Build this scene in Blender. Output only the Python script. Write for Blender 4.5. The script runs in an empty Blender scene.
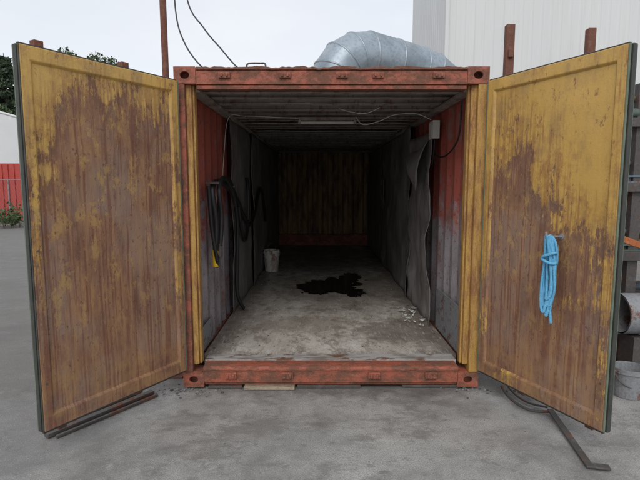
import bpy, bmesh, math, random
from mathutils import Vector, Matrix, noise as mnoise
random.seed(7)
scene = bpy.context.scene
scene.view_settings.view_transform = 'Standard'
scene.view_settings.look = 'None'
scene.view_settings.exposure = 0

# ------------------------------------------------------------------ materials
class M:
    def __init__(s, name, rough=0.7, metal=0.0):
        s.mat = bpy.data.materials.new(name); s.mat.use_nodes = True
        s.t = s.mat.node_tree; s.b = s.t.nodes['Principled BSDF']
        s.b.inputs['Roughness'].default_value = rough
        s.b.inputs['Metallic'].default_value = metal
        s.tc = s.t.nodes.new('ShaderNodeTexCoord')
        s.sep = None
    def L(s, a, sock):
        if hasattr(a, 'is_linked'): s.t.links.new(a, sock)
        elif isinstance(a, (tuple, list)):
            sock.default_value = tuple(a) + ((1,) if len(a) == 3 and sock.type == 'RGBA' else ())
        else: sock.default_value = a
    def vec(s, sc=(1, 1, 1), loc=(0, 0, 0)):
        m = s.t.nodes.new('ShaderNodeMapping'); m.inputs['Scale'].default_value = sc
        m.inputs['Location'].default_value = loc
        s.t.links.new(s.tc.outputs['Object'], m.inputs['Vector']); return m.outputs[0]
    def xyz(s, i):
        if s.sep is None:
            s.sep = s.t.nodes.new('ShaderNodeSeparateXYZ'); s.t.links.new(s.tc.outputs['Object'], s.sep.inputs[0])
        return s.sep.outputs[i]
    def noise(s, scale=5, sc=(1, 1, 1), detail=5, rough=0.6, dist=0.0, loc=(0, 0, 0)):
        n = s.t.nodes.new('ShaderNodeTexNoise'); n.inputs['Scale'].default_value = scale
        n.inputs['Detail'].default_value = detail; n.inputs['Roughness'].default_value = rough
        n.inputs['Distortion'].default_value = dist
        s.t.links.new(s.vec(sc, loc), n.inputs['Vector']); return n.outputs['Fac']
    def voro(s, scale=5, feature='F1', sc=(1, 1, 1)):
        n = s.t.nodes.new('ShaderNodeTexVoronoi'); n.feature = feature; n.inputs['Scale'].default_value = scale
        s.t.links.new(s.vec(sc), n.inputs['Vector']); return n.outputs['Distance']
    def math(s, op, a, b=0.0, clamp=False):
        n = s.t.nodes.new('ShaderNodeMath'); n.operation = op; n.use_clamp = clamp
        s.L(a, n.inputs[0]); s.L(b, n.inputs[1]); return n.outputs[0]
    def add(s, *a):
        r = a[0]
        for q in a[1:]: r = s.math('ADD', r, q)
        return r
    def cen(s, n, amp): return s.math('MULTIPLY', s.math('SUBTRACT', n, 0.5), amp)
    def step(s, a, lo, hi, olo=0.0, ohi=1.0):
        n = s.t.nodes.new('ShaderNodeMapRange'); n.interpolation_type = 'SMOOTHSTEP'
        if lo > hi: lo, hi, olo, ohi = hi, lo, ohi, olo
        s.L(a, n.inputs[0]); n.inputs[1].default_value = lo; n.inputs[2].default_value = hi
        n.inputs[3].default_value = olo; n.inputs[4].default_value = ohi; return n.outputs[0]
    def ramp(s, f, stops):
        n = s.t.nodes.new('ShaderNodeValToRGB'); e = n.color_ramp.elements
        while len(e) < len(stops): e.new(0.5)
        for i, (p, c) in enumerate(stops):
            e[i].position = p; e[i].color = tuple(c) + (1,)
        s.L(f, n.inputs[0]); return n.outputs[0]
    def mix(s, f, a, b, blend='MIX'):
        n = s.t.nodes.new('ShaderNodeMix'); n.data_type = 'RGBA'; n.blend_type = blend
        s.L(f, n.inputs[0]); s.L(a, n.inputs[6]); s.L(b, n.inputs[7]); return n.outputs[2]
    def col(s, c): s.L(c, s.b.inputs['Base Color']); return s
    def rough(s, c): s.L(c, s.b.inputs['Roughness']); return s
    def bump(s, h, strength=0.3, dist=0.01):
        n = s.t.nodes.new('ShaderNodeBump'); n.inputs['Strength'].default_value = strength
        n.inputs['Distance'].default_value = dist; s.L(h, n.inputs['Height'])
        s.t.links.new(n.outputs[0], s.b.inputs['Normal']); return s

def worn(name, c1, c2, rust=(0.16, 0.065, 0.035), amount=0.45, rough=0.6, scale=6, sc=(1, 1, 1), metal=0.0, bump=0.25, soft=.06):
    m = M(name, rough, metal)
    base = m.mix(m.noise(scale * 0.6), c1, c2)
    n = m.noise(scale, sc, 8, 0.74)
    k = m.step(n, 1.0 - amount - soft, 1.0 - amount + soft)
    r = m.mix(m.noise(scale * 5, detail=6), tuple(x * 0.5 for x in rust), tuple(min(1, x * 1.6) for x in rust))
    c = m.mix(k, base, r)
    c = m.mix(m.step(m.noise(scale * 8), 0.4, 0.75, 0, 0.5), c, tuple(x * 0.45 for x in c2))
    c = m.mix(m.step(m.noise(scale * 2.2, sc=sc, loc=(5, 5, 5), detail=7), 0.55, 0.66, 0, 0.3), c, tuple(min(.7, x * .9 + .08) for x in c1))
    m.col(c); m.rough(m.step(k, 0, 1, rough, 0.9))
    m.bump(m.math('ADD', m.noise(scale * 10, detail=6), m.math('MULTIPLY', k, -0.5)), bump, 0.006)
    return m.mat

def door_paint(name, mode):
    """yellow paint flaked away to rust; u = local x from the hinge, v = local z"""
    m = M(name, 0.6)
    u, v = m.xyz(0), m.xyz(2)
    off = 0 if mode in ('left', 'frame_l') else 11
    big = m.noise(2.6, (1.2, 1, 0.8), 3, 0.5, loc=(off, 0, 0))
    fine = m.noise(10, (1.2, 1, 0.55), 9, 0.78, loc=(off, 0, 0))
    streak = m.noise(10, (3.4, 1, 0.22), 6, 0.7, loc=(off, 0, 0))
    flake = m.noise(34, (1, 1, .8), 6, .7)
    drip = m.noise(15, (3.4, 1, 0.07), 5, 0.65, loc=(off, 0, 3))
    drip2 = m.noise(9, (2.4, 1, 0.10), 4, 0.6, loc=(off, 0, 9))
    n = m.add(m.cen(big, 2.1), m.cen(fine, 2.5), m.cen(streak, 1.7), m.cen(flake, .6))
    if mode == 'left':
        T = m.math('SUBTRACT', 2.16, m.math('MULTIPLY', m.step(u, 0.86, 1.10), 0.55)); w = 1.45
    elif mode == 'right':
        T = m.math('SUBTRACT', 1.74, m.math('MULTIPLY', m.step(u, 0.25, 0.85), 0.62)); w = 1.3
    elif mode == 'frame_l': T = 1.45; w = 0.5
    else: T = 1.05; w = 0.5
    f = m.math('ADD', m.math('MULTIPLY', m.math('SUBTRACT', T, v), w), n)
    if mode.startswith('frame'): f = m.math('SUBTRACT', f, 0.16)
    mask = m.step(f, -0.10, 0.12)
    halo = m.step(f, -1.05, 0.05, 0.0, 0.85)
    yellow = m.mix(m.noise(3.5, detail=6), (0.48, 0.285, 0.065), (0.62, 0.39, 0.11))
    yellow = m.mix(m.math('MULTIPLY', m.step(drip, 0.44, 0.58), halo), yellow, (0.27, 0.13, 0.05))
    yellow = m.mix(m.math('MULTIPLY', m.step(m.noise(20, detail=7), 0.45, 0.6), halo), yellow, (0.36, 0.18, 0.06))
    yellow = m.mix(m.step(m.noise(5, (1, 1, .6), 8, .7, loc=(2, 2, 2)), .46, .66, 0, .55), yellow, (0.31, 0.20, 0.085))
    speck = m.step(m.noise(26, (1, 1, .5), 8, .75, loc=(off, 3, 1)), .585, .64, 0, .75)
    yellow = m.mix(speck, yellow, (0.20, 0.095, 0.045))
    rn = m.noise(6, (1.6, 1, 0.4), 8, 0.72, loc=(3 + off, 0, 5))
    rust = m.ramp(rn, [(0.32, (0.115, 0.056, 0.040)), (0.45, (0.205, 0.105, 0.065)), (0.55, (0.285, 0.15, 0.08)), (0.64, (0.37, 0.20, 0.085)), (0.76, (0.47, 0.29, 0.12))])
    rust = m.mix(m.step(m.noise(2.6, detail=7, loc=(7, 1, 2)), 0.42, 0.60, 0, 0.62), rust, (0.265, 0.185, 0.145))
    rust = m.mix(m.step(drip2, 0.50, 0.62, 0, 0.45), rust, (0.34, 0.195, 0.095))
    rust = m.mix(m.step(drip, 0.50, 0.60, 0, 0.72), rust, (0.165, 0.060, 0.036))
    # ghost patches where thin yellow still shows through
    gp = m.math('MULTIPLY', m.step(m.noise(7, (1.2, 1, .7), 8, .75, loc=(off, 8, 8)), .53, .61), m.step(v, .2, 1.1, .25, .75))
    rust = m.mix(gp, rust, (0.40, 0.245, 0.09))
    rust = m.mix(m.step(m.noise(50, (1, 1, .7), 4), 0.60, 0.68, 0, 0.6), rust, (0.085, 0.04, 0.03))
    rust = m.mix(m.math('MULTIPLY', m.step(f, .85, .10, 0, .75), m.step(fine, .46, .56)), rust, (0.15, 0.075, 0.05))
    c = m.mix(mask, yellow, rust)
    c = m.mix(m.math('MULTIPLY', m.step(v, 0.55, 0.05, 0, 1), m.step(m.noise(6, (1, 1, 2), 6), .4, .62, 0, .45)), c, (0.33, 0.19, 0.08))
    m.col(c); m.rough(m.step(mask, 0, 1, 0.5, 0.85))
    m.bump(m.add(m.noise(60, detail=6), m.math('MULTIPLY', mask, -0.9), m.math('MULTIPLY', drip, .6)), 0.45, 0.004)
    return m.mat

def plain(name, c, rough=0.6, metal=0.0, var=0.25, scale=12):
    m = M(name, rough, metal)
    m.col(m.mix(m.noise(scale, detail=6), tuple(x * (1 - var) for x in c), tuple(min(1, x * (1 + var)) for x in c)))
    m.bump(m.noise(scale * 8), 0.15, 0.003)
    return m.mat

MAT = {}
MAT['red'] = worn('red_orange_paint', (0.42, 0.115, 0.065), (0.30, 0.078, 0.046), rust=(.15, .07, .045), amount=0.52, scale=9, sc=(.6, 1, 1), soft=.09)
MAT['ochre'] = worn('ochre_paint', (0.52, 0.31, 0.08), (0.42, 0.23, 0.055), rust=(.24, .11, .05), amount=0.48, scale=12, sc=(1, 1, .22), soft=.10)
MAT['dl'] = door_paint('door_panel_rust_left', 'left'); MAT['dr'] = door_paint('door_panel_rust_right', 'right')
MAT['fl'] = door_paint('door_frame_rust_left', 'frame_l'); MAT['fr'] = door_paint('door_frame_rust_right', 'frame_r')
MAT['gasket'] = plain('rubber_gasket', (0.045, 0.048, 0.042), 0.6, var=0.5)
MAT['gasketg'] = plain('green_gasket_edge', (0.14, 0.17, 0.12), 0.7, var=0.6)
MAT['rust'] = worn('rusty_steel', (0.21, 0.085, 0.052), (0.13, 0.055, 0.038), amount=0.4, rough=0.85)
MAT['darksteel'] = worn('dark_steel', (0.10, 0.09, 0.085), (0.06, 0.055, 0.05), amount=0.42, rough=0.6)
MAT['steel'] = worn('grey_steel', (0.30, 0.31, 0.33), (0.22, 0.23, 0.24), amount=0.42, rough=0.5)
MAT['black'] = plain('black_rubber', (0.018, 0.018, 0.02), 0.45)
MAT['yellowp'] = plain('yellow_plastic', (0.75, 0.48, 0.02), 0.45)
MAT['white'] = plain('white_plastic', (0.66, 0.66, 0.62), 0.5, var=0.15)
MAT['wood'] = worn('old_timber', (0.42, 0.34, 0.25), (0.30, 0.24, 0.17), rust=(.12, .1, .08), amount=0.42, sc=(1, 6, 6))
MAT['bluerope'] = plain('blue_rope_fibre', (0.13, 0.40, 0.62), 0.85, var=0.45, scale=60)
MAT['whitestuff'] = plain('white_paper', (0.66, 0.66, 0.63), 0.8, var=0.2)

m = M('inner_wall_red', 0.6)
z = m.xyz(2)
nn = m.noise(4, (1, 1, .7), 8, 0.72)
k = m.step(m.math('ADD', z, m.cen(nn, 2.6)), 1.60, 1.15)
redc = m.mix(m.noise(14, (1, 1, .3)), (0.32, 0.068, 0.05), (0.43, 0.115, 0.08))
redc = m.mix(m.step(m.noise(8, (1, 1, .5), 8, .7, loc=(1, 7, 3)), .52, .62, 0, .75), redc, (0.23, 0.18, 0.18))
low = m.ramp(m.noise(4, (1, 1, .6), 8, .72, loc=(4, 4, 4)), [(0.36, (0.20, 0.10, 0.08)), (0.47, (0.27, 0.24, 0.255)), (0.60, (0.33, 0.30, 0.32)), (0.68, (0.42, 0.14, 0.07))])
c = m.mix(k, redc, low)
c = m.mix(m.step(m.noise(30, detail=6), 0.56, 0.66, 0, 0.6), c, (0.10, 0.05, 0.035))
m.col(c).bump(m.noise(50), 0.25, 0.004); MAT['wallred'] = m.mat

m = M('soiled_lining', 0.75)
c = m.ramp(m.noise(1.8, (1, 1, .7), 8, .68, .4), [(0.3, (0.11, 0.10, 0.095)), (0.5, (0.20, 0.19, 0.185)), (0.7, (0.32, 0.305, 0.295))])
c = m.mix(m.step(m.noise(9, (1, 1.5, .25), 7), 0.52, 0.66, 0, .6), c, (0.13, 0.085, 0.065))
m.col(c).bump(m.noise(7, detail=6), 0.4, 0.02); MAT['lining'] = m.mat

m = M('galvanised_torn_sheet', 0.55, 0.1)
c = m.ramp(m.noise(4, (1, 1, .6), 8, .68), [(0.3, (0.16, 0.148, 0.144)), (0.5, (0.27, 0.255, 0.252)), (0.7, (0.37, 0.355, 0.35))])
c = m.mix(m.step(m.noise(10, (1, 2, .25), 7), 0.54, 0.66, 0, .75), c, (0.18, 0.105, 0.075))
m.col(c).bump(m.noise(6, detail=6), 0.4, 0.02); MAT['sheet'] = m.mat

m = M('ceiling_panel', 0.8)
c = m.ramp(m.noise(3, (1, 3, 1), 7, .68), [(0.3, (0.17, 0.15, 0.135)), (0.55, (0.32, 0.295, 0.27)), (0.72, (0.46, 0.43, 0.40))])
c = m.mix(m.step(m.noise(6, (3, .6, 1), 7), 0.52, 0.64, 0, .75), c, (0.18, 0.10, 0.07))
m.col(c).bump(m.noise(40), 0.3, 0.004); MAT['ceil'] = m.mat

m = M('soiled_floor', 0.7)
x = m.xyz(0); y = m.xyz(1)
c = m.ramp(m.noise(2.2, (1, .7, 1), 9, .74, .3), [(0.30, (0.22, 0.19, 0.165)), (0.43, (0.42, 0.385, 0.335)), (0.56, (0.54, 0.505, 0.45)), (0.72, (0.66, 0.635, 0.58))])
c = m.mix(m.step(m.noise(5, (1, .5, 1), 8, .78, loc=(3, 3, 0)), 0.50, 0.60, 0, .65), c, (0.22, 0.175, 0.14))
c = m.mix(m.step(m.noise(3.2, (1, .6, 1), 8, .78, loc=(13, 5, 0)), 0.54, 0.60, 0, .5), c, (0.13, 0.105, 0.088))
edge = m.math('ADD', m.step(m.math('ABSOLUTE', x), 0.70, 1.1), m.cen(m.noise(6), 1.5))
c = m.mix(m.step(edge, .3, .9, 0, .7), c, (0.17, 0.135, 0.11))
def spot(cx, cy, rx, ry, lo, hi, amt):
    dx = m.math('DIVIDE', m.math('SUBTRACT', x, cx), rx); dy = m.math('DIVIDE', m.math('SUBTRACT', y, cy), ry)
    d = m.math('SQRT', m.math('ADD', m.math('MULTIPLY', dx, dx), m.math('MULTIPLY', dy, dy)))
    d = m.math('ADD', d, m.cen(m.noise(7, detail=7, rough=.72), 2.4))
    return m.step(d, hi, lo, 0, amt)
s1 = spot(0.2, 3.1, 0.85, 1.3, .7, 1.2, .5); s2 = spot(0.72, 1.0, 0.55, 0.55, .5, 1.1, .7); s3 = spot(-0.1, 6.2, 1.1, 2.2, .6, 1.3, .65); s4 = spot(-.3, 1.2, .8, .45, .4, .95, .5)
c = m.mix(s1, c, (0.19, 0.15, 0.12)); c = m.mix(s2, c, (0.155, 0.125, 0.105)); c = m.mix(s3, c, (0.13, 0.105, 0.09)); c = m.mix(s4, c, (0.24, 0.195, 0.16))
c = m.mix(m.step(m.noise(60, (1, .12, 1), 4), .56, .68, 0, .4), c, (0.66, 0.64, 0.60))
c = m.mix(m.step(m.noise(75, detail=3), .60, .67, 0, .75), c, (0.10, 0.08, 0.07))
m.col(c); m.rough(m.step(m.noise(3), .35, .65, .35, .8)); m.bump(m.noise(35, detail=6), .3, .006); MAT['floor'] = m.mat

m = M('worn_threshold', 0.55)
c = m.mix(m.step(m.noise(7, (.4, 1.5, 1), 8, .72), .44, .6), (0.42, 0.41, 0.40), (0.22, 0.185, 0.16))
c = m.mix(m.step(m.noise(9, (.5, 1, 1), 8, .7, loc=(2, 2, 2)), .52, .60), c, (0.18, 0.095, 0.06))
m.col(c).bump(m.noise(40), .3, .004); MAT['thresh'] = m.mat

m = M('back_wall_paint', .7)
c = m.mix(m.step(m.noise(4, (1.5, 1, .3), 7, .7), .42, .58), (0.30, 0.20, 0.08), (0.13, 0.08, 0.05))
m.col(c); MAT['back'] = m.mat

m = M('wet_oil', .12)
m.col(m.mix(m.noise(6), (0.006, 0.006, 0.006), (0.018, 0.015, 0.013))); MAT['oil'] = m.mat

m = M('galvanised_duct', .45, .45)
c = m.ramp(m.voro(28), [(0.0, (0.25, 0.30, 0.345)), (0.6, (0.34, 0.395, 0.44))])
c = m.mix(m.step(m.noise(3, detail=7), .45, .66, 0, .7), c, (0.19, 0.23, 0.26))
c = m.mix(m.step(m.noise(5, (1, 1, .3), detail=7, loc=(4, 1, 0)), .55, .7, 0, .35), c, (0.45, 0.48, 0.5))
m.col(c).bump(m.noise(6), .15, .01); MAT['duct'] = m.mat

m = M('worn_asphalt', .85)
big = m.noise(.7, (1, 1, 1), 7, .66, .5); mid = m.noise(3.1, detail=9, rough=.75)
c = m.ramp(m.math('ADD', m.math('MULTIPLY', big, .6), m.math('MULTIPLY', mid, .4)), [(0.38, (0.20, 0.196, 0.19)), (0.46, (0.30, 0.292, 0.28)), (0.54, (0.40, 0.39, 0.372)), (0.64, (0.49, 0.475, 0.452))])
st = m.noise(1.5, (1, 1.6, 1), 9, .78, loc=(9, 2, 0))
c = m.mix(m.step(st, .49, .60, 0, .62), c, (0.19, 0.184, 0.172))
st2 = m.noise(4.2, (1, 1.3, 1), 8, .78, loc=(1, 12, 0))
c = m.mix(m.step(st2, .54, .62, 0, .5), c, (0.15, 0.144, 0.134))
st3 = m.noise(6.5, (1, 1, 1), 8, .78, loc=(21, 2, 0))
c = m.mix(m.step(st3, .56, .66, 0, .4), c, (0.55, 0.54, 0.51))
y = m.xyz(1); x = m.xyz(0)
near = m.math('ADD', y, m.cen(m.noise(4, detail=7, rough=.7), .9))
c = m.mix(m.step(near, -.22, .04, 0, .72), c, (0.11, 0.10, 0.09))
lft = m.math('ADD', x, m.cen(m.noise(2, detail=7), 1.8))
c = m.mix(m.step(lft, -1.3, -2.3, 0, .4), c, (0.17, 0.17, 0.16))
g1 = m.noise(120, detail=3, rough=.8); g2 = m.voro(70)
c = m.mix(m.step(g1, .42, .60, 0, .6), c, (0.145, 0.14, 0.135))
c = m.mix(m.step(g2, .20, .06, 0, .55), c, (0.60, 0.59, 0.57))
m.col(c); m.rough(m.step(st, .48, .6, .9, .5))
m.bump(m.math('ADD', g1, mid), .6, .008); MAT['asphalt'] = m.mat

m = M('ribbed_white_cladding', .6)
c = m.mix(m.noise(.6, (1, 1, .3), 6), (0.60, 0.605, 0.60), (0.70, 0.705, 0.70))
c = m.mix(m.step(m.noise(3, (2, 2, .1), 6), .5, .75, 0, .35), c, (0.48, 0.48, 0.46))
m.col(c); MAT['cladding'] = m.mat
MAT['leaf'] = plain('foliage', (0.065, 0.10, 0.035), .7, var=.6, scale=.7)
MAT['leaf2'] = plain('conifer_foliage', (0.045, 0.07, 0.035), .7, var=.6, scale=.7)
MAT['bark'] = plain('bark', (0.12, 0.08, 0.055), .9)
MAT['fence'] = worn('red_sheet_paint', (0.50, 0.07, 0.05), (0.42, 0.055, 0.045), amount=.3)
MAT['tankwhite'] = plain('white_tank_coating', (0.62, 0.63, 0.63), .5, var=.08, scale=1)
MAT['stone'] = plain('gravel_stone', (0.22, 0.21, 0.2), .9, var=.6, scale=30)
MAT['blue'] = worn('blue_grey_paint', (0.16, 0.22, 0.27), (0.12, 0.16, 0.2), amount=.4)
MAT['orange'] = worn('orange_paint', (0.50, 0.15, 0.04), (0.36, 0.1, 0.03), amount=.42)
MAT['greensteel'] = worn('green_steel', (0.10, 0.14, 0.11), (0.06, 0.08, 0.07), amount=.42)

# ------------------------------------------------------------------ mesh builder
def catmull(pts, n=8):
    P = [Vector(p) for p in pts]; out = []
    for i in range(len(P) - 1):
        p0 = P[max(i - 1, 0)]; p1 = P[i]; p2 = P[i + 1]; p3 = P[min(i + 2, len(P) - 1)]
        for j in range(n):
            t = j / n
            out.append(0.5 * ((2 * p1) + (-p0 + p2) * t + (2 * p0 - 5 * p1 + 4 * p2 - p3) * t * t + (-p0 + 3 * p1 - 3 * p2 + p3) * t ** 3))
    out.append(P[-1]); return out

class B:
    def __init__(s): s.v = []; s.f = []; s.mi = []; s.sm = []
    def face(s, idx, mi=0, sm=False): s.f.append(idx); s.mi.append(mi); s.sm.append(sm)
    def box(s, a, b, mi=0, mat=None):
        x0, y0, z0 = a; x1, y1, z1 = b; o = len(s.v)
        c = [(x0, y0, z0), (x1, y0, z0), (x1, y1, z0), (x0, y1, z0), (x0, y0, z1), (x1, y0, z1), (x1, y1, z1), (x0, y1, z1)]
        for p in c:
            p = Vector(p)
            s.v.append(mat @ p if mat else p)
        for f in [(0, 3, 2, 1), (4, 5, 6, 7), (0, 1, 5, 4), (1, 2, 6, 5), (2, 3, 7, 6), (3, 0, 4, 7)]:
            s.face([o + i for i in f], mi)
    def bar(s, p, q, w, h, mi=0):
        p = Vector(p); q = Vector(q); d = q - p; L = d.length
        R = d.to_track_quat('X', 'Z').to_matrix().to_4x4(); R.translation = p
        s.box((0, -w / 2, -h / 2), (L, w / 2, h / 2), mi, R)
    def tube(s, pts, r, seg=10, mi=0, cap=True, split=False, sm=True):
        P = [Vector(p) for p in pts]; n = len(P)
        R = r if isinstance(r, (list, tuple)) else [r] * n
        T = [((P[min(i + 1, n - 1)] - P[i]).normalized() + (P[i] - P[max(i - 1, 0)]).normalized()).normalized() for i in range(n)]
        up = Vector((0, 0, 1)) if abs(T[0].z) < .9 else Vector((1, 0, 0))
        N = T[0].cross(up).normalized(); rings = []
        for i in range(n):
            N = (N - T[i] * N.dot(T[i])).normalized(); Bn = T[i].cross(N)
            rings.append([P[i] + (N * math.cos(2 * math.pi * j / seg) + Bn * math.sin(2 * math.pi * j / seg)) * R[i] for j in range(seg)])
        if split:
            for i in range(n - 1):
                o = len(s.v); s.v += rings[i] + rings[i + 1]
                for j in range(seg):
                    k = (j + 1) % seg; s.face([o + j, o + k, o + seg + k, o + seg + j], mi, sm)
        else:
            o = len(s.v)
            for rg in rings: s.v += rg
            for i in range(n - 1):
                for j in range(seg):
                    k = (j + 1) % seg; s.face([o + i * seg + j, o + i * seg + k, o + (i + 1) * seg + k, o + (i + 1) * seg + j], mi, sm)
        if cap:
            for rg in (rings[0], rings[-1]):
                o = len(s.v); s.v += rg; s.face([o + j for j in range(seg)], mi)
    def done(s, name, mats, parent=None, bevel=0, loc=None, rotz=None, recalc=True):
        me = bpy.data.meshes.new(name)
        me.from_pydata([tuple(v) for v in s.v], [], s.f)
        for mt in mats: me.materials.append(MAT[mt] if isinstance(mt, str) else mt)
        for i, p in enumerate(me.polygons): p.material_index = s.mi[i]; p.use_smooth = s.sm[i]
        if recalc:
            bm = bmesh.new(); bm.from_mesh(me); bmesh.ops.recalc_face_normals(bm, faces=bm.faces); bm.to_mesh(me); bm.free()
        ob = bpy.data.objects.new(name, me); scene.collection.objects.link(ob)
        if parent: ob.parent = parent
        if loc: ob.location = loc
        if rotz is not None: ob.rotation_euler = (0, 0, rotz)
        if bevel:
            md = ob.modifiers.new('bevel', 'BEVEL'); md.width = bevel; md.segments = 2; md.limit_method = 'ANGLE'; md.angle_limit = math.radians(40)
        return ob

def empty(name, loc=(0, 0, 0)):
    e = bpy.data.objects.new(name, None); scene.collection.objects.link(e); e.location = loc; return e

# ------------------------------------------------------------------ ground
g = B(); S = 400
g.v = [Vector((-S, -S, 0)), Vector((S, -S, 0)), Vector((S, S, 0)), Vector((-S, S, 0))]
g.face([0, 1, 2, 3]); g.done('ground', ['asphalt'])

# ------------------------------------------------------------------ container
C = empty('shipping_container')
Lc = 8.3; Z0 = .02; ZT = 2.60
def casting(b, x0, x1, y0, y1, z0, z1):
    cx = (x0 + x1) / 2; cz = (z0 + z1) / 2; hw = .036; hh = .028
    segs = 24; o = len(b.v); t = .02
    outer = []; inner = []
    for i in range(segs):
        a = 2 * math.pi * i / segs; c, s_ = math.cos(a), math.sin(a)
        k = 1 / max(abs(c), abs(s_)); outer.append((cx + c * k * (x1 - x0) / 2, cz + s_ * k * (z1 - z0) / 2))
        inner.append((cx + c * hw, cz + s_ * hh))
    for yy in (y0, y0 + t):
        for p in outer: b.v.append(Vector((p[0], yy, p[1])))
        for p in inner: b.v.append(Vector((p[0], yy, p[1])))
    for i in range(segs):
        j = (i + 1) % segs
        b.face([o + i, o + j, o + segs + j, o + segs + i])
        b.face([o + segs + i, o + segs + j, o + 3 * segs + j, o + 3 * segs + i])
    b.box((x0, y0 + t + .07, z0), (x1, y1, z1))
    b.box((x0, y0 + t, z0), (x0 + .015, y0 + t + .07, z1)); b.box((x1 - .015, y0 + t, z0), (x1, y0 + t + .07, z1))
    b.box((x0 + .015, y0 + t, z0), (x1 - .015, y0 + t + .07, z0 + .015)); b.box((x0 + .015, y0 + t, z1 - .015), (x1 - .015, y0 + t + .07, z1))
b = B()
for sx in (-1, 1):
    xa, xb = (-1.225, -1.055) if sx < 0 else (1.055, 1.225)
    casting(b, xa, xb, -.006, .17, Z0, Z0 + .125)
    casting(b, xa, xb, -.006, .17, ZT - .125, ZT + .004)
    casting(b, xa, xb, Lc - .17, Lc + .006, Z0, Z0 + .125)
    casting(b, xa, xb, Lc - .17, Lc + .006, ZT - .125, ZT + .004)
b.done('corner_castings', ['red'], C, .004)
b = B()
for sx in (-1, 1):
    def X(v): return sx * v
    def bx(x0, x1, y0, y1, z0, z1, mi): b.box((min(X(x0), X(x1)), y0, z0), (max(X(x0), X(x1)), y1, z1), mi)
    bx(1.145, 1.22, 0, .12, Z0 + .125, ZT - .125, 0 if sx < 0 else 1)
    bx(1.10, 1.145, .035, .11, Z0 + .18, ZT - .125, 1)
    bx(1.082, 1.10, .06, .13, Z0 + .18, ZT - .125, 1)
    bx(1.13, 1.22, Lc - .12, Lc, Z0 + .125, ZT - .125, 0)
b.done('corner_posts', ['red', 'ochre'], C, .006)
b = B()
b.box((-1.055, .0, 2.47), (1.055, .09, 2.575)); b.box((-1.055, .012, 2.435), (1.055, .075, 2.468)); b.box((-1.055, -.004, 2.578), (1.055, .16, 2.588))
for cx in (-.83, -.36, .08, .36, .83):
    b.box((cx - .045, -.022, 2.515), (cx + .045, -.001, 2.56)); b.box((cx - .03, -.035, 2.525), (cx - .012, -.023, 2.55)); b.box((cx + .012, -.035, 2.525), (cx + .03, -.023, 2.55))
b.box((-1.055, Lc - .1, 2.46), (1.055, Lc, 2.585))
b.done('door_header', ['red'], C, .004)
b = B(); N = 160
for i in range(N + 1):
    xx = -1.05 + 2.1 * i / N
    h = .014 * mnoise.noise(Vector((xx * 6, 0, 0))) + .010 * mnoise.noise(Vector((xx * 25, 3, 0)))
    b.v.append(Vector((xx, -.012 + h * .3, 2.582 + h * .5))); b.v.append(Vector((xx, -.010, 2.600 + h)))
    b.v.append(Vector((xx, .10, 2.600 + h * .3)))
for i in range(N):
    b.face([i * 3, i * 3 + 3, i * 3 + 4, i * 3 + 1]); b.face([i * 3 + 1, i * 3 + 4, i * 3 + 5, i * 3 + 2])
b.done('rain_gutter', ['rust'], C)
b = B()
b.box((-1.055, .0, .055), (1.055, .10, .165)); b.box((-1.055, .02, .03), (1.055, .08, .053))
for cx in (-.83, -.36, .36, .83):
    b.box((cx - .05, -.026, .095), (cx + .05, -.001, .15)); b.box((cx - .034, -.04, .105), (cx - .014, -.027, .14)); b.box((cx + .014, -.04, .105), (cx + .034, -.027, .14))
b.done('door_sill', ['red'], C, .005)
b = B(); N = 140
for i in range(N + 1):
    xx = -1.055 + 2.11 * i / N
    h = .007 * mnoise.noise(Vector((xx * 4, 7, 0))) + .008 * mnoise.noise(Vector((xx * 14, 5, 0)))
    for (yy, zz) in ((-.012 + h, .166), (-.014 + h, .192 + h * .6), (.0, .198 + h * .4), (.14, .197)): b.v.append(Vector((xx, yy, zz)))
for i in range(N):
    for q in range(3): b.face([i * 4 + q, i * 4 + 4 + q, i * 4 + 5 + q, i * 4 + 1 + q], 0, True)
b.done('sill_lip', ['red'], C)
b = B(); b.box((-1.08, .142, .12), (1.08, .30, .199)); b.done('threshold_plate', ['thresh'], C, .003)
b = B(); b.box((-1.12, .303, .10), (1.12, Lc - .05, .195)); b.done('container_floor', ['floor'], C)
b = B()
for sx in (-1, 1): b.box((min(sx * 1.15, sx * 1.22), .17, .03), (max(sx * 1.15, sx * 1.22), Lc - .17, .17)); b.box((min(sx * 1.16, sx * 1.22), .17, 2.50), (max(sx * 1.16, sx * 1.22), Lc - .17, 2.58))
b.done('side_rails', ['red'], C, .004)
def corr(length, pitch=.278, depth=.036):
    pts = []; y = 0
    while y < length:
        for dy, o in ((0, 0), (.072, 0), (.14, 1), (.21, 1)):
            if y + dy <= length: pts.append((y + dy, o * depth))
        y += pitch
    pts.append((length, 0)); return pts
for sx, nm in ((-1, 'side_wall'), (1, 'side_wall')):
    b = B(); pr = corr(Lc - .24)
    for (yy, o) in pr:
        b.v.append(Vector((sx * (1.165 + o), .12 + yy, .165))); b.v.append(Vector((sx * (1.165 + o), .12 + yy, 2.52)))
    for i in range(len(pr) - 1): b.face([2 * i, 2 * i + 2, 2 * i + 3, 2 * i + 1])
    ob = b.done(nm, ['wallred'], C); md = ob.modifiers.new('s', 'SOLIDIFY'); md.thickness = .003
b = B(); b.box((-1.16, Lc - .05, .19), (1.16, Lc - .03, 2.5)); pr = []
for i in range(9):
    x0 = -1.12 + i * .25; pr += [(x0, 0), (x0 + .08, 0), (x0 + .12, .045), (x0 + .20, .045)]
for (xx, o) in pr: b.v.append(Vector((xx, Lc - .11 + o, .20))); b.v.append(Vector((xx, Lc - .11 + o, 2.5)))
o0 = 8
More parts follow.
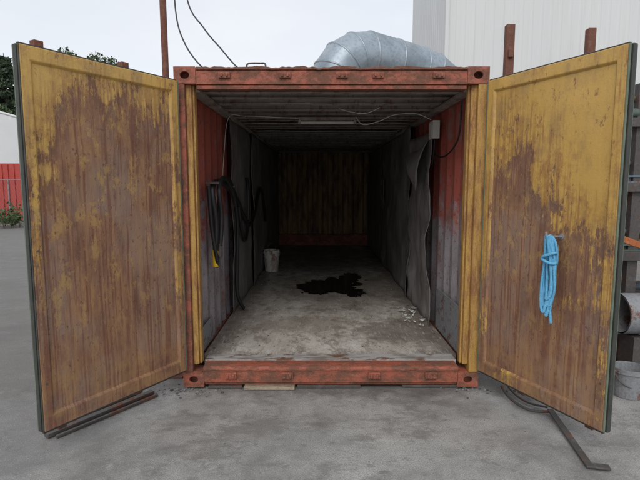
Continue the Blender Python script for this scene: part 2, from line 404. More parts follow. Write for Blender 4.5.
for i in range(len(pr) - 1): b.face([o0 + 2 * i, o0 + 2 * i + 2, o0 + 2 * i + 3, o0 + 2 * i + 1])
b.done('end_wall', ['back'], C)
b = B(); b.box((-1.1, Lc - .25, .20), (1.1, Lc - .115, .47)); b.done('end_wall_kick_board', ['red'], C, .01)
b = B(); N = 60
for i in range(N + 1):
    yy = .10 + (Lc - .2) * i / N
    zz = 2.545 + (.018 if i % 4 in (1, 2) else 0)
    b.v.append(Vector((-1.19, yy, zz))); b.v.append(Vector((1.19, yy, zz)))
for i in range(N): b.face([2 * i, 2 * i + 2, 2 * i + 3, 2 * i + 1])
ob = b.done('roof_sheet', ['ceil'], C); md = ob.modifiers.new('s', 'SOLIDIFY'); md.thickness = .003
b = B(); yy = .28
while yy < Lc - .2:
    dz = random.uniform(-.014, .008); q = random.uniform(-.01, .01)
    b.box((-1.14, yy, 2.468 + dz), (1.14, yy + .055, 2.535)); b.box((-1.14, yy - .03 + q, 2.462 + dz), (1.14, yy + .085 + q, 2.466 + dz))
    yy += .30
b.box((-1.15, .1, 2.43), (-1.05, Lc - .1, 2.452), 0); b.box((1.06, .1, 2.43), (1.15, Lc - .1, 2.452), 0)
b.done('roof_bows', ['ceil'], C, .003)
b = B(); Rb = random.Random(31)
for k in range(9):
    y0 = .35 + k * .9
    if Rb.random() < .25: continue
    o = len(b.v); nx = 16
    for i in range(nx + 1):
        xx = -1.0 + 2.0 * i / nx; sag = .012 * mnoise.noise(Vector((xx * 2, k, 0))) 
        b.v.append(Vector((xx, y0 + .01 * mnoise.noise(Vector((xx * 5, k, 3))), 2.440 + sag))); b.v.append(Vector((xx, y0 + .24, 2.443 + sag)))
    for i in range(nx): b.face([o + 2 * i, o + 2 * i + 2, o + 2 * i + 3, o + 2 * i + 1], 0, True)
ob = b.done('ceiling_boards', ['ceil'], C); md = ob.modifiers.new('s', 'SOLIDIFY'); md.thickness = .004

def lining(name, sx, y0, y1, z0, z1, off, amp, mat, seed, jag0=0.0, curl=0.0, ny=40, nz=36):
    b = B()
    for i in range(ny + 1):
        for j in range(nz + 1):
            fy = i / ny; fz = j / nz
            zz = z0 + (z1 - z0) * fz
            ya = y0 + jag0 * (mnoise.noise(Vector((zz * 1.6, seed, 0))) + .4 * mnoise.noise(Vector((zz * 7, seed, 4))))
            yy = ya + (y1 - ya) * fy
            d = off + amp * mnoise.noise(Vector((yy * 1.3, zz * 1.6, seed))) + amp * .4 * mnoise.noise(Vector((yy * 4, zz * 4, seed + 9)))
            if curl: d += curl * max(0, 1 - fy / .22) ** 2 * (.35 + .65 * max(0, mnoise.noise(Vector((zz * 1.2, seed + 3, 1))) + .35))
            b.v.append(Vector((sx * (1.15 - d), yy, zz)))
    for i in range(ny):
        for j in range(nz):
            a = i * (nz + 1) + j; b.face([a, a + nz + 1, a + nz + 2, a + 1], 0, True)
    ob = b.done(name, [mat], C); md = ob.modifiers.new('s', 'SOLIDIFY'); md.thickness = .003
    return ob
lining('left_lining_front', -1, 1.62, 3.3, .2, 2.44, .05, .03, 'lining', 1, .04, .03)
lining('left_lining_mid', -1, 3.27, 5.8, .2, 2.44, .06, .03, 'lining', 2, .03, .03)
lining('left_lining_rear', -1, 5.75, 8.1, .2, 2.44, .05, .03, 'lining', 3)
lining('right_torn_sheet', 1, 1.12, 2.5, .2, 2.25, .07, .07, 'sheet', 14, .07, .05)
lining('right_lining_mid', 1, 2.4, 5.3, .2, 2.44, .06, .05, 'lining', 5, .06, .07)
lining('right_lining_rear', 1, 5.2, 8.1, .2, 2.44, .06, .03, 'lining', 6)
# torn corner folded down into the room
b = B(); n = 14
for i in range(n + 1):
    for j in range(n + 1):
        u = i / n; w = j / n
        yy = 1.35 + .75 * w; drop = u * (.55 - .30 * w)
        b.v.append(Vector((1.06 - .16 * math.sin(min(1, u * 1.3) * 1.57) + .05 * u * u + .02 * math.sin(w * 5 + u * 4), yy + .04 * math.sin(u * 6), 2.18 - .10 * w - drop + .02 * math.sin(w * 7))))
for i in range(n):
    for j in range(n):
        a = i * (n + 1) + j; b.face([a, a + n + 1, a + n + 2, a + 1], 0, True)
ob = b.done('curled_flap', ['sheet'], C); md = ob.modifiers.new('s', 'SOLIDIFY'); md.thickness = .003
b = B(); b.box((1.135, .16, .2), (1.148, 1.15, .62)); b.box((-1.148, .16, .2), (-1.138, .75, .42)); b.done('kick_plates', ['steel'], C, .002)

# doors -------------------------------------------------------------
def door(name, side, hinge, free, pm, fm, zb=.185, zt=2.485):
    H = zt - zb; d = Vector((free[0] - hinge[0], free[1] - hinge[1])); W = d.length; ang = math.atan2(d.y, d.x)
    s = 1 if side == 'l' else -1
    T = .055
    P = empty(name, (hinge[0], hinge[1], zb)); P.rotation_euler = (0, 0, ang); P.parent = C
    def yy(v): return s * v
    b = B()
    yi = yy(T / 2); yo = yy(-T / 2); yr = yy(T / 2 - .016)
    fw = .060; sl = .014
    def rect(x0, z0, x1, z1, y):
        o = len(b.v); b.v += [Vector((x0, y, z0)), Vector((x1, y, z0)), Vector((x1, y, z1)), Vector((x0, y, z1))]; return o
    r0 = rect(0, 0, W, H, yi); r1 = rect(fw, fw + .03, W - fw, H - fw - .02, yi)
    r2 = rect(fw + sl, fw + .03 + sl, W - fw - sl, H - fw - .02 - sl, yr)
    ro = rect(0, 0, W, H, yo)
    for k in range(4):
        l = (k + 1) % 4
        b.face([r0 + k, r0 + l, r1 + l, r1 + k], 0); b.face([r1 + k, r1 + l, r2 + l, r2 + k], 0); b.face([r0 + k, r0 + l, ro + l, ro + k], 0)
    b.done('door_frame', [fm], P, .005)
    b = B(); nx, nz = 30, 56
    x0, x1, z0, z1 = fw + sl, W - fw - sl, fw + .03 + sl, H - fw - .02 - sl
    for i in range(nx + 1):
        for j in range(nz + 1):
            x = x0 + (x1 - x0) * i / nx; z = z0 + (z1 - z0) * j / nz
            e = min(1, min(i, nx - i, j, nz - j) / 4)
            b.v.append(Vector((x, yr + s * e * .010 * mnoise.noise(Vector((x * 3, z * 3, hinge[0] * 7))), z)))
    for i in range(nx):
        for j in range(nz):
            a = i * (nz + 1) + j; b.face([a, a + nz + 1, a + nz + 2, a + 1], 0, True)
    b.done('inner_panel', [pm], P)
    b = B(); b.box((.002, min(yo, yo - s * .003), .002), (W - .002, max(yo, yo - s * .003), H - .002))
    for k in range(5):
        zc = .25 + k * (H - .5) / 4
        b.box((.06, min(yo - s * .004, yo - s * .03), zc - .09), (W - .06, max(yo - s * .004, yo - s * .03), zc + .09))
    b.done('outer_skin', ['red'], P, .008)
    b = B(); tops = H + .06 if side == 'l' else H - .03
    for fx in (.34, .86):
        yc = yo - s * .055
        b.tube([(fx * W, yc, -.06), (fx * W, yc, tops)], .017, 12)
        for zc in (.1, .55, 1.1, 1.7, H - .1): b.box((fx * W - .05, min(yc - s * .02, yo - s * .031), zc - .03), (fx * W + .05, max(yc - s * .02, yo - s * .031), zc + .03))
        for zc in (-.05, tops - .012): b.box((fx * W - .028, yc - .026, zc - .018), (fx * W + .028, yc + .026, zc + .018))
        b.box((fx * W - .3, min(yc - s * .035, yc - s * .02), .95), (fx * W + .02, max(yc - s * .035, yc - s * .02), .985))
    b.done('locking_bars', ['rust'], P, .003)
    b = B()
    def lip(x0, z0, x1, z1, ya, yb, mi): b.box((x0, min(ya, yb), z0), (x1, max(ya, yb), z1), mi)
    e = .5 if side == 'l' else 1.0
    lip(W + .001, .0, W + .012 * e, H, yy(T / 2 - .002), yy(T / 2 - .014), 0 if side == 'l' else 1)
    lip(W + .001, .0, W + .020 * e, H, yy(T / 2 - .020), yy(-T / 2 + .004), 0)
    lip(W + .001, .0, W + .010 * e, H, yy(-T / 2), yy(-T / 2 - .014), 1)
    lip(.0, H + .001, W, H + .010, yy(T / 2 - .01), yy(T / 2 - .03), 0)
    lip(.0, -.014, W, -.001, yy(T / 2 - .01), yy(T / 2 - .03), 0)
    lip(-.014, 0, -.001, H, yy(T / 2 - .004), yy(T / 2 - .02), 1)
    b.done('door_gasket', ['gasket', 'gasketg'], P, .003)
    b = B()
    for zc in (.18, .8, 1.45, H - .2):
        b.tube([(-.028, yo, zc - .06), (-.028, yo, zc + .06)], .016, 10)
        b.box((-.02, min(yo - s * .004, yo - s * .014), zc - .045), (.13, max(yo - s * .004, yo - s * .014), zc + .045))
    b.done('hinges', ['rust'], P, .002)
    b = B()
    for zc in (.3, 1.12):
        b.tube([(W - .03, yi - s * .001, zc), (W - .03, yi + s * .003, zc)], .006, 10)
    b.done('rivets', ['darksteel'], P)
    return P, W, ang
PL, WL, AL = door('left_door', 'l', (-1.205, -.045), (-1.80, -1.055), 'dl', 'fl')
PR, WR, AR = door('right_door', 'r', (1.225, -.045), (1.665, -1.055), 'dr', 'fr')

# ------------------------------------------------------------------ things in the container
b = B()
R0 = random.Random(5)
def blob(cx, cy, rx, ry, seed, z):
    o = len(b.v); n = 90
    b.v.append(Vector((cx, cy, z)))
    for i in range(n):
        a = 2 * math.pi * i / n; d = Vector((math.cos(a), math.sin(a), seed))
        r = 1 + .55 * mnoise.noise(d * 1.3) + .35 * mnoise.noise(d * 3.5) + .16 * mnoise.noise(d * 9)
        b.v.append(Vector((cx + rx * r * d.x, cy + ry * r * d.y, z)))
    for i in range(n): b.face([o, o + 1 + i, o + 1 + (i + 1) % n])
blob(.10, 3.30, .42, .50, 2, .1990); blob(.40, 2.80, .16, .24, 5, .1992); blob(-.10, 3.0, .26, .34, 8, .1994); blob(.42, 3.9, .15, .34, 11, .1996); blob(.33, 3.5, .2, .35, 13, .1997)
for k in range(6): blob(R0.uniform(-.35, .7), R0.uniform(2.3, 4.4), R0.uniform(.01, .03), R0.uniform(.015, .05), 20 + k, .1998 + k * .00003)
b.done('oil_stain', ['oil'])

def bucket(name, loc, r, h, mats, handle=True):
    b = B(); seg = 28
    prof = [(r * .80, 0), (r * .82, .01), (r * .97, h * .86), (r * 1.06, h * .86), (r * 1.06, h * .90), (r, h * .9), (r, h), (r * .95, h), (r * .78, .03), (0.001, .03)]
    for (rr, zz) in prof:
        for j in range(seg):
            a = 2 * math.pi * j / seg; b.v.append(Vector((rr * math.cos(a), rr * math.sin(a), zz)))
    for i in range(len(prof) - 1):
        for j in range(seg):
            k = (j + 1) % seg; b.face([i * seg + j, i * seg + k, (i + 1) * seg + k, (i + 1) * seg + j], 0)
    b.face([j for j in range(seg)], 0)
    if handle:
        b.tube([(r * 1.08 * math.cos(t), -.03 - .6 * r * math.sin(t), h * .88 - r * .9 * math.sin(t)) for t in [math.pi * i / 14 for i in range(15)]], .004, 6, 1)
    return b.done(name, mats, loc=loc)
m = M('stained_white_plastic', .5)
c = m.mix(m.step(m.noise(9, (1, 1, .5), 7), .48, .58), (0.70, 0.68, 0.63), (0.30, 0.18, 0.13))
m.col(m.mix(m.step(m.xyz(2), .22, .18, 0, .5), c, (0.6, 0.56, 0.52))); MAT['stainwhite'] = m.mat
bucket('plastic_bucket', (-.93, 4.5, .196), .140, .37, ['stainwhite', 'steel'])
b = B()
b.tube(catmull([(-1.06, 4.72, .35), (-1.0, 4.66, .62), (-.9, 4.62, .66)]), .012, 8); b.tube([(-1.02, 4.75, .2), (-1.0, 4.7, .44)], .07, 16)
b.done('spray_can', ['darksteel'])

b = B()
b.tube(catmull([(-1.07, .62, 1.05), (-1.05, .60, 1.35), (-1.07, .56, 1.62), (-1.07, .72, 1.72), (-1.06, 1.2, 1.68), (-1.05, 1.75, 1.52), (-1.05, 2.3, 1.28), (-1.05, 2.8, 1.14), (-1.05, 3.3, 1.3), (-1.05, 3.9, 1.62), (-1.06, 4.4, 1.5), (-1.06, 4.8, 1.05)]), .026, 12)
b.tube(catmull([(-1.03, .66, 1.12), (-1.01, .66, 1.4), (-1.02, .62, 1.66), (-1.02, .9, 1.76), (-1.03, 1.4, 1.6), (-1.04, 1.7, 1.25), (-1.06, 1.75, .8), (-1.06, 1.73, .42), (-1.0, 1.8, .225)]), .022, 12)
b.tube(catmull([(-1.09, .50, 1.68), (-1.08, .55, 1.3), (-1.05, .60, 1.0), (-1.07, .7, .93), (-1.08, .8, 1.1), (-1.07, .85, 1.5), (-1.07, .9, 1.70), (-1.06, 1.35, 1.75), (-1.05, 1.9, 1.45), (-1.04, 2.2, 1.3)]), .018, 10)
b.tube(catmull([(-1.06, 1.9, 1.5), (-1.05, 2.05, 1.15), (-1.05, 2.35, .98), (-1.05, 2.6, 1.2), (-1.05, 2.65, 1.6), (-1.07, 2.7, 1.78)]), .02, 10)
b.tube([(-1.07, .62, 1.09), (-1.07, .63, .93)], .029, 12, 1); b.tube([(-1.03, .66, 1.14), (-1.035, .66, 1.02)], .022, 12, 2)
b.box((-1.12, .52, 1.70), (-1.0, .56, 1.72), 2); b.box((-1.12, 1.35, 1.66), (-1.0, 1.39, 1.68), 2)
b.done('hanging_hose', ['black', 'yellowp', 'darksteel'])

b = B()
b.box((-.32, 1.56, 2.40), (.30, 1.64, 2.43), 0); b.tube([(-.30, 1.6, 2.375), (.28, 1.6, 2.375)], .014, 12, 1)
b.box((-.33, 1.58, 2.358), (-.30, 1.62, 2.40), 0); b.box((.28, 1.58, 2.358), (.31, 1.62, 2.40), 0)
b.done('fluorescent_lamp', ['ceil', 'white'], bevel=.003)
b = B()
b.tube(catmull([(-.33, 1.6, 2.42), (-.6, 1.5, 2.42), (-.9, 1.5, 2.43), (-1.08, 1.5, 2.41), (-1.12, 1.4, 2.0), (-1.12, 1.3, 1.74)]), .004, 6)
b.tube(catmull([(.30, 1.55, 2.43), (.38, 1.5, 2.34), (.55, 1.42, 2.37), (.68, 1.35, 2.42), (.9, 1.3, 2.43), (1.06, 1.25, 2.36)]), .0045, 6)
b.tube(catmull([(.1, 1.1, 2.45), (.22, 1.05, 2.41), (.36, 1.0, 2.39), (.5, 1.0, 2.445)]), .004, 6)
b.done('ceiling_cable', ['white'])
b = B(); b.box((1.05, 1.12, 2.16), (1.12, 1.28, 2.34), 0); b.box((1.042, 1.135, 2.175), (1.049, 1.265, 2.325), 0)
b.tube(catmull([(1.09, 1.2, 2.16), (1.09, 1.15, 2.0), (1.11, .8, 1.97), (1.11, .4, 2.1), (1.10, .3, 2.4)]), .008, 8, 1)
b.tube(catmull([(1.09, 1.23, 2.16), (1.08, 1.25, 1.9), (1.06, 1.4, 1.85)]), .008, 8, 1)
b.done('junction_box', ['white', 'black'], bevel=.006)
b = B(); R1 = random.Random(3)
for k in range(34):
    c = Vector((R1.uniform(.82, 1.05), R1.uniform(1.1, 1.9), .203 + R1.uniform(0, .02))); s_ = R1.uniform(.012, .045); o = len(b.v)
    for q in range(5): b.v.append(c + Vector((R1.uniform(-s_, s_), R1.uniform(-s_, s_), R1.uniform(0, .022))))
    b.face([o, o + 1, o + 2]); b.face([o, o + 2, o + 3]); b.face([o + 1, o + 3, o + 4])
b.done('paper_scraps', ['whitestuff'])
def stones(name, n, fx, fy, z, smin, smax, mats, seed):
    b = B(); R = random.Random(seed)
    ico = bmesh.new(); bmesh.ops.create_icosphere(ico, subdivisions=1, radius=1)
    vs = [v.co.copy() for v in ico.verts]; fs = [[v.index for v in f.verts] for f in ico.faces]; ico.free()
    for k in range(n):
        x, y = fx(R), fy(R); s_ = smin + (smax - smin) * R.random() ** 3; o = len(b.v)
        sc = Vector((R.uniform(.7, 1.3), R.uniform(.7, 1.3), R.uniform(.4, .8))); rot = Matrix.Rotation(R.uniform(0, 6), 3, 'Z'); mi = R.randrange(len(mats))
        for v in vs:
            p = rot @ Vector((v.x * sc.x, v.y * sc.y, v.z * sc.z)) * s_ * R.uniform(.8, 1.15); b.v.append(p + Vector((x, y, z + s_ * .3)))
        for f in fs: b.face([o + i for i in f], mi)
    return b.done(name, mats, recalc=False)
stones('floor_grit', 300, lambda R: R.choice((-1, 1)) * (1.07 - R.random() ** 2 * .8), lambda R: R.uniform(.32, 4), .196, .003, .013, ['stone', 'darksteel'], 4)
stones('gravel', 260, lambda R: R.uniform(-2.4, 2.4), lambda R: -.02 - R.random() ** 2 * 2.6, 0, .002, .007, ['stone', 'darksteel', 'stone'], 9)
stones('gravel', 150, lambda R: R.gauss(-1.22, .14), lambda R: R.gauss(-.04, .05), 0, .003, .015, ['stone', 'darksteel', 'stone'], 12)
stones('gravel', 140, lambda R: R.gauss(1.25, .18), lambda R: R.gauss(-.03, .06), 0, .003, .015, ['stone', 'darksteel', 'stone'], 13)

b = B(); b.box((-.72, -.03, .003), (-.30, .09, .03)); b.done('timber_plank', ['wood'], bevel=.004)
b = B(); b.box((-1.02, .0, .002), (-.74, .12, .028)); b.box((-.28, .01, .002), (.25, .12, .028)); b.box((.6, .02, .002), (1.2, .1, .026)); b.done('timber_shim', ['darksteel'], bevel=.004)

# rope on the right door peg ------------------------------------------
hx, hy = 1.225, -.045; dv = Vector((math.cos(AR), math.sin(AR), 0)); nv = Vector((math.sin(AR), -math.cos(AR), 0))
if nv.x > 0: nv = -nv
root = Vector((hx, hy, 1.355)) + dv * (.655 * WR)
b = B(); b.tube([root, root + nv * .15 + Vector((0, 0, .005))], .009, 12); b.tube([root - nv * 0.02, root + nv * .016], .02, 14)
b.tube([root + nv * .15 + Vector((0, 0, .005)), root + nv * .155 + Vector((0, 0, .035))], .009, 12)
b.done('hook_peg', ['steel'], C)
b = B(); top = root + nv * .115 + Vector((0, 0, .012)); R2 = random.Random(11)
def twisted(path, r, strands=3, pitch=.035):
    P = path; acc = 0; outs = [[] for _ in range(strands)]
    for i, p in enumerate(P):
        t = (P[min(i + 1, len(P) - 1)] - P[max(i - 1, 0)]).normalized()
        a_ = t.cross(Vector((.3, .8, .5))).normalized(); c_ = t.cross(a_)
        if i: acc += (P[i] - P[i - 1]).length
        for k in range(strands):
            th = acc / pitch * 2 * math.pi + k * 2 * math.pi / strands
            outs[k].append(p + (a_ * math.cos(th) + c_ * math.sin(th)) * r * .55)
    for o_ in outs: b.tube(o_, r * .62, 6, 0)
for k in range(7):
    w = R2.uniform(.020, .044); L = R2.uniform(.36, .53); ph = R2.uniform(-.025, .025); q = R2.uniform(-.024, .024)
    pts = []
    for i in range(11):
        t = 2 * math.pi * i / 10
        pts.append(top + dv * (w * math.sin(t) + ph * (1 - math.cos(t)) / 2 + R2.uniform(-.010, .010)) + nv * (q + .014 * math.cos(2 * t)) + Vector((0, 0, -L * (1 - math.cos(t)) / 2)))
    twisted(catmull(pts, 12), .009)
for zc, tl in ((-.13, .02), (-.165, -.015)):
    pts = [top + dv * (.044 * math.cos(t)) + nv * (.038 * math.sin(t)) + Vector((0, 0, zc + tl * math.cos(t))) for t in [2 * math.pi * i / 12 for i in range(13)]]
    twisted(catmull(pts, 5), .009)
twisted(catmull([top + Vector((0, 0, -.15)) + dv * .03, top + Vector((0, 0, -.33)) + dv * .055, top + Vector((0, 0, -.47)) + dv * .03, top + Vector((0, 0, -.575)) + dv * .04], 12), .009)
b.done('blue_rope', ['bluerope'])

b = B(); b.bar((-1.93, -.80, .02), (-1.45, -.10, .02), .05, .03); b.bar((-1.86, -.80, .012), (-1.40, -.14, .012), .025, .02); b.tube([(-1.95, -.72, .02), (-1.55, -.12, .02)], .012, 8)
b.done('steel_bar', ['darksteel'], bevel=.004)
b = B()
b.bar((1.625, -.44, .03), (1.53, -1.15, .018), .045, .012); b.bar((1.51, -1.14, .018), (1.64, -1.17, .018), .05, .012)
b.tube(catmull([(1.40, -.06, .05), (1.40, -.18, .03), (1.43, -.33, .02), (1.50, -.43, .018), (1.62, -.46, .025)]), .011, 8)
b.tube(catmull([(1.46, -.05, .04), (1.47, -.18, .03), (1.52, -.30, .02), (1.62, -.40, .03)]), .008, 8)
b.done('pry_bar', ['darksteel'], bevel=.003)

# ------------------------------------------------------------------ ventilation duct on the roof
b = B(); r = .265
path = [(.07, 1.45, 2.56), (.07, 1.45, 2.74), (.095, 1.46, 2.86), (.17, 1.49, 2.97), (.29, 1.54, 3.045), (.43, 1.60, 3.07), (.72, 1.74, 3.035), (1.02, 1.89, 2.995), (1.18, 1.96, 2.955), (1.32, 2.03, 2.87), (1.43, 2.08, 2.74), (1.48, 2.11, 2.58), (1.5, 2.11, 2.2), (1.5, 2.11, .02)]
P = [Vector(p) for p in path]
b.tube(P, r, 40, 0, split=True)
for i in range(1, len(P) - 1):
    t = ((P[i + 1] - P[i]).normalized() + (P[i] - P[i - 1]).normalized()).normalized()
    b.tube([P[i] - t * .012, P[i] - t * .008, P[i] + t * .008, P[i] + t * .012], [r - .002, r + .006, r + .006, r - .002], 40, 0, cap=False)
b.tube([(.07, 1.45, 2.57), (.07, 1.45, 2.60)], r + .05, 40, 0)
b.done('ventilation_duct', ['duct'])
b = B(); b.tube(catmull([(-.66, .05, 2.59), (-.655, .05, 2.635), (-.56, .05, 2.64), (-.52, .05, 2.635), (-.515, .05, 2.59)]), .007, 8); b.done('lifting_handle', ['darksteel'], C)
b = B(); b.tube([(-1.365, .3, 0), (-1.38, .32, 2.0), (-1.405, .34, 5.4)], .027, 14); b.box((-1.45, .22, .0), (-1.30, .38, .012)); b.done('rusty_pole', ['rust'])
b = B(); b.box((1.91, 1.54, .0), (2.00, 1.62, 3.40)); b.box((1.93, 1.505, 3.05), (1.98, 1.538, 3.13)); b.box((1.85, 1.48, .0), (2.06, 1.68, .015)); b.done('rusty_post', ['rust'], bevel=.006)
b = B(); b.box((3.03, 2.0, .0), (3.12, 2.09, 3.50)); b.box((2.98, 1.95, .0), (3.18, 2.15, .015)); b.done('rusty_post', ['rust'], bevel=.006)
b = B()
b.tube(catmull([(-1.33, .36, 5.5), (-1.32, .36, 4.2), (-1.30, .34, 3.4), (-1.27, .3, 3.05), (-1.20, .25, 2.85), (-1.10, .2, 2.70), (-1.0, .2, 2.60)]), .006, 8)
b.tube(catmull([(-1.30, .4, 5.5), (-1.27, .4, 4.0), (-1.20, .36, 3.25), (-1.05, .3, 2.98), (-.90, .25, 2.80), (-.78, .2, 2.66), (-.70, .18, 2.60)]), .006, 8)
b.done('power_cable', ['black'])

# ------------------------------------------------------------------ white building
BD = empty('white_building')
def ribbed(x0, y0, x1, y1, z0, z1, pitch=.3, dep=.03):
    d = Vector((x1 - x0, y1 - y0, 0)); L = d.length; d.normalize(); nrm = Vector((d.y, -d.x, 0)); b = B(); t = 0; pr = []
    while t < L:
        for dt, o in ((0, 0), (.2, 0), (.225, 1), (.275, 1)):
            if t + dt < L: pr.append((t + dt, o))
        t += pitch
    pr.append((L, 0))
    for (tt, o) in pr:
        p = Vector((x0, y0, 0)) + d * tt + nrm * dep * o
        b.v.append(Vector((p.x, p.y, z0))); b.v.append(Vector((p.x, p.y, z1)))
    for i in range(len(pr) - 1): b.face([2 * i, 2 * i + 2, 2 * i + 3, 2 * i + 1])
    return b
ribbed(3.85, 12, 34, 12, .4, 14, dep=.010).done('front_wall', ['cladding'], BD)
ribbed(3.85, 17.8, 3.85, 12, .4, 14, dep=.010).done('side_wall', ['cladding'], BD)
b = B(); b.box((3.87, 12.05, 0), (34, 17.8, .4)); b.box((3.9, 12.1, 14.0), (34, 17.8, 14.05)); b.done('plinth_and_roof', ['steel'], BD)
b = B(); b.box((3.78, 11.9, 13.9), (34.1, 12.06, 14.2)); b.box((3.80, 11.93, .4), (3.92, 12.0, 13.88)); b.box((3.76, 12.07, 13.9), (3.86, 17.85, 14.2)); b.box((14, 11.86, .0), (17, 11.95, 3.4)); b.done('trims', ['cladding'], BD)

# ------------------------------------------------------------------ storage rack on the right
RK = empty('storage_rack')
b = B()
for x in (2.62, 4.6):
    for y in (.35, 1.5): b.box((x, y, 0), (x + .09, y + .09, 2.55))
for z in (.32, .95, 1.55, 2.1):
    for x in (2.62, 4.6): b.box((x + .02, .441, z), (x + .07, 1.499, z + .08))
    for y in (.36, 1.52): b.box((2.50, y - .05, z + .082), (4.9, y + .04, z + .16))
b.bar((2.66, .40, 1.0), (2.66, 1.5, 2.0), .03, .03)
b.done('rack_frame', ['darksteel'], RK, .004)
b = B(); R3 = random.Random(21)
for z in (.48, 1.11, 1.71, 2.26):
    for k in range(7):
        y = .34 + k * .17; h = R3.choice((.05, .08, .11)); x0 = 2.42 + R3.uniform(-.12, .18)
        mi = R3.randrange(4)
        if R3.random() < .5: b.tube([(x0, y + .04, z + .045), (x0 + 2.4, y + .04, z + .045)], .04, 14, mi)
        else: b.box((x0, y, z), (x0 + 2.4, y + .09, z + h * .3), mi); b.box((x0, y + .04, z + h * .3), (x0 + 2.4, y + .05, z + h), mi); b.box((x0, y, z + h), (x0 + 2.4, y + .09, z + h * 1.3), mi)
    for k in range(5):
        y = .42 + k * .2; x0 = 2.45 + R3.uniform(-.1, .15); b.tube([(x0, y, z + .17), (x0 + 2.2, y, z + .17)], .028, 12, R3.randrange(4))
b.done('stored_steel', ['darksteel', 'steel', 'blue', 'greensteel'], RK, .002)
b = B()
b.tube([(2.42, .10, .62), (4.5, .10, .62)], .17, 28, 0, cap=False); b.tube([(2.422, .10, .62), (4.5, .10, .62)], .155, 28, 0, cap=False)
b.box((2.5, .0, .0), (2.6, .2, .44), 1); b.box((3.8, .0, .0), (3.9, .2, .44), 1)
b.done('steel_pipe', ['steel', 'darksteel'])
b = B(); b.bar((2.30, .05, 1.28), (2.62, .05, 1.17), .03, .05); b.bar((2.28, .05, 1.0), (2.28, .05, 1.32), .04, .04); b.bar((2.28, .05, .0), (2.28, .05, 1.0), .03, .03); b.done('orange_stand', ['orange'], bevel=.003)
bucket('metal_bucket', (2.40, -.12, .002), .13, .24, ['steel', 'darksteel'])
b = B(); b.box((2.2, .2, .0), (3.2, .32, .08)); b.box((2.15, .45, .0), (3.3, .57, .10)); b.done('timber_bearer', ['wood'], bevel=.005)

# ------------------------------------------------------------------ left background
b = ribbed(-26, 19, -6.0, 19, .05, 2.6, .28, .05)
b.box((-26, 19.06, 2.55), (-6, 19.12, 2.65))
for i in range(8): b.box((-26 + i * 2.85, 19.07, 0), (-25.9 + i * 2.85, 19.17, 2.6))
b.done('red_sheet_fence', ['fence'])
b = B(); cx, cy, rr = -27, 31, 9.0; n = 28; Lh = 22
pts = [(cx + rr * 1.25 * math.cos(math.pi * i / n), 1.4 + rr * .64 * math.sin(math.pi * i / n)) for i in range(n + 1)]
pts = [(cx + rr * 1.25, 0)] + pts + [(cx - rr * 1.25, 0)]
for (x, z) in pts: b.v.append(Vector((x, cy, z))); b.v.append(Vector((x, cy + Lh, z)))
for i in range(len(pts) - 1): b.face([2 * i, 2 * i + 2, 2 * i + 3, 2 * i + 1], 0, True)
b.face([2 * i for i in range(len(pts))]); b.face([2 * i + 1 for i in range(len(pts))])
for k in range(5):
    yk = cy + .02 + k * 5.4
    b.tube([(x, yk, z + .02) for (x, z) in pts], .09, 6, 0)
b.box((cx - 2.2, cy - .06, 0), (cx + 2.2, cy - .01, 4.2), 1)
b.done('white_storage_hall', ['tankwhite', 'steel'])
b = B()
for i in range(9):
    x = -24 + i * 2.2; b.tube([(x, 16.5, 0), (x, 16.5, 1.9)], .03, 8)
b.tube([(-24, 16.5, 1.88), (-6.4, 16.5, 1.88)], .02, 6)
i = 0
while -24 + i * .12 < -6.4:
    x = -24 + i * .12
    b.tube([(x, 16.5, .05), (min(x + 1.0, -6.4), 16.5, 1.87)], .0035, 3, cap=False); b.tube([(x + .9, 16.51, .05), (x, 16.51, 1.87)], .0035, 3, cap=False); i += 1
b.done('wire_mesh_fence', ['steel'])

def leaf_mass(b, c, rad, n, size, R, mi=1):
    for k in range(n):
        d = Vector((R.gauss(0, 1), R.gauss(0, 1), R.gauss(0, 1))).normalized() * R.random() ** .45
        p = Vector(c) + Vector((d.x * rad[0], d.y * rad[1], d.z * rad[2])); s_ = size * R.uniform(.5, 1.3); o = len(b.v)
        u = Vector((R.uniform(-1, 1), R.uniform(-1, 1), R.uniform(-1, 1))).normalized(); w = u.cross(Vector((R.uniform(-1, 1), R.uniform(-1, 1), R.uniform(-1, 1)))).normalized()
        b.v += [p - u * s_, p + w * s_ * .5, p + u * s_, p - w * s_ * .5]; b.face([o, o + 1, o + 2, o + 3], mi)
def broadleaf(name, loc, h, spread, seed):
    R = random.Random(seed); b = B()
    b.tube([(0, 0, 0), (.1, .05, h * .3), (-.1, .1, h * .6), (0, 0, h * .92)], [h * .022, h * .017, h * .01, h * .003], 10)
    for k in range(26):
        z = h * R.uniform(.28, .92); a = R.uniform(0, 6.28); L = spread * (1.15 - abs(z / h - .5) * 1.3) * R.uniform(.6, 1)
        e = Vector((math.cos(a) * L, math.sin(a) * L, z + L * .45)); b.tube([(0, 0, z), tuple(e * .5 + Vector((0, 0, z * .5))), tuple(e)], [h * .006, h * .004, .01], 6)
        leaf_mass(b, e, (spread * .33, spread * .33, spread * .26), 150, .16, R); leaf_mass(b, e * .6 + Vector((0, 0, z * .4)), (spread * .28,) * 3, 70, .16, R)
    return b.done(name, ['bark', 'leaf'], loc=loc, recalc=False)
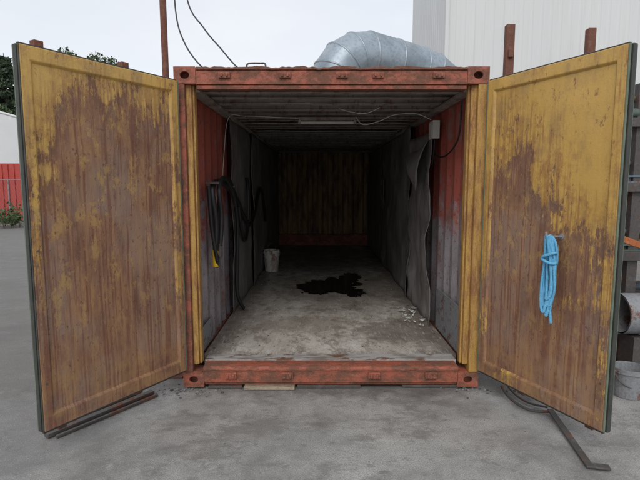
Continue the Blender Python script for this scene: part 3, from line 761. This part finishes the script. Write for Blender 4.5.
def conifer(name, loc, h, spread, seed):
    R = random.Random(seed); b = B(); b.tube([(0, 0, 0), (0, 0, h * .5), (0, 0, h)], [h * .018, h * .011, .02], 10)
    z = h * .12
    while z < h * .985:
        L = spread * (1 - z / h) ** .8 * R.uniform(.75, 1.1) + .15
        for q in range(7):
            a = R.uniform(0, 6.28); e = Vector((math.cos(a) * L, math.sin(a) * L, z - L * .12)); b.tube([(0, 0, z), tuple(e)], [.04, .01], 4)
            for f in (.35, .6, .85, 1): leaf_mass(b, Vector((0, 0, z)).lerp(e, f), (.32 * (1.2 - f * .4), .32 * (1.2 - f * .4), .2), 16, .17, R)
        z += h * .028
    return b.done(name, ['bark', 'leaf2'], loc=loc, recalc=False)
conifer('pine_tree', (-28.5, 39, 0), 15.0, 3.2, 1)
conifer('pine_tree', (-25.6, 37, 0), 12.2, 3.0, 2)
conifer('pine_tree', (-32, 42, 0), 16.5, 3.4, 3)
broadleaf('birch_tree', (-22.3, 43, 0), 13.9, 2.6, 4)
broadleaf('birch_tree', (-27.3, 35, 0), 10.4, 2.6, 6)
broadleaf('birch_tree', (-20.3, 43, 0), 13.5, 2.4, 5)
R = random.Random(8); b = B()
for k in range(60):
    x = R.uniform(-60, 10); hh = R.uniform(4, 8) if x < -15 else R.uniform(3, 5); leaf_mass(b, (x, R.uniform(70, 80), hh * .5), (3, 2, hh * .55), 200, .45, R, 0)
b.done('distant_treeline', ['leaf2'], recalc=False)
b = B()
for k in range(46):
    x = R.uniform(-14.2, -8.0); y = R.uniform(14.2, 16.3); h = R.uniform(.3, 1.0)
    b.tube([(x, y, 0), (x + R.uniform(-.1, .1), y, h)], [.012, .004], 5, 0); leaf_mass(b, (x, y, h * .6), (.28, .28, h * .5), 70, .065, R, 0)
b.done('weeds', [MAT['leaf']], recalc=False)

# ------------------------------------------------------------------ light
w = bpy.data.worlds.new('World'); scene.world = w; w.use_nodes = True; nt = w.node_tree
bg = nt.nodes['Background']; sky = nt.nodes.new('ShaderNodeTexSky'); sky.sky_type = 'NISHITA'; sky.sun_disc = False
EL, AZ = math.radians(42), math.radians(193)
sky.sun_elevation = EL; sky.sun_rotation = AZ
mx = nt.nodes.new('ShaderNodeMix'); mx.data_type = 'RGBA'; mx.inputs[0].default_value = .86
tc = nt.nodes.new('ShaderNodeTexCoord'); mp = nt.nodes.new('ShaderNodeMapping'); mp.inputs['Scale'].default_value = (1, 1, 3)
nz = nt.nodes.new('ShaderNodeTexNoise'); nz.inputs['Scale'].default_value = 1.6; nz.inputs['Detail'].default_value = 5
rp = nt.nodes.new('ShaderNodeValToRGB'); rp.color_ramp.elements[0].position = .3; rp.color_ramp.elements[1].position = .7
rp.color_ramp.elements[0].color = (.80, .84, .90, 1); rp.color_ramp.elements[1].color = (.95, .965, 1, 1)
sc = nt.nodes.new('ShaderNodeVectorMath'); sc.operation = 'SCALE'; sc.inputs['Scale'].default_value = 7.6
nt.links.new(tc.outputs['Generated'], mp.inputs[0]); nt.links.new(mp.outputs[0], nz.inputs['Vector']); nt.links.new(nz.outputs['Fac'], rp.inputs[0])
nt.links.new(rp.outputs[0], sc.inputs[0]); nt.links.new(sky.outputs[0], mx.inputs[6]); nt.links.new(sc.outputs[0], mx.inputs[7]); nt.links.new(mx.outputs[2], bg.inputs[0])
bg.inputs[1].default_value = .135
sun = bpy.data.lights.new('sun', 'SUN'); sun.energy = 1.5; sun.angle = math.radians(40); sun.color = (1, .97, .92)
so = bpy.data.objects.new('sun', sun); scene.collection.objects.link(so)
sd = Vector((math.sin(AZ) * math.cos(EL), math.cos(AZ) * math.cos(EL), math.sin(EL)))
so.rotation_euler = sd.to_track_quat('Z', 'Y').to_euler()

# ------------------------------------------------------------------ camera
cam = bpy.data.cameras.new('camera'); co = bpy.data.objects.new('camera', cam); scene.collection.objects.link(co)
cam.sensor_width = 36; cam.lens = 27.56; cam.clip_end = 2000; cam.clip_start = .05
co.location = (-.09, -3.92, 1.70); co.rotation_euler = (math.radians(90 - 6.52), 0, 0)
scene.camera = co
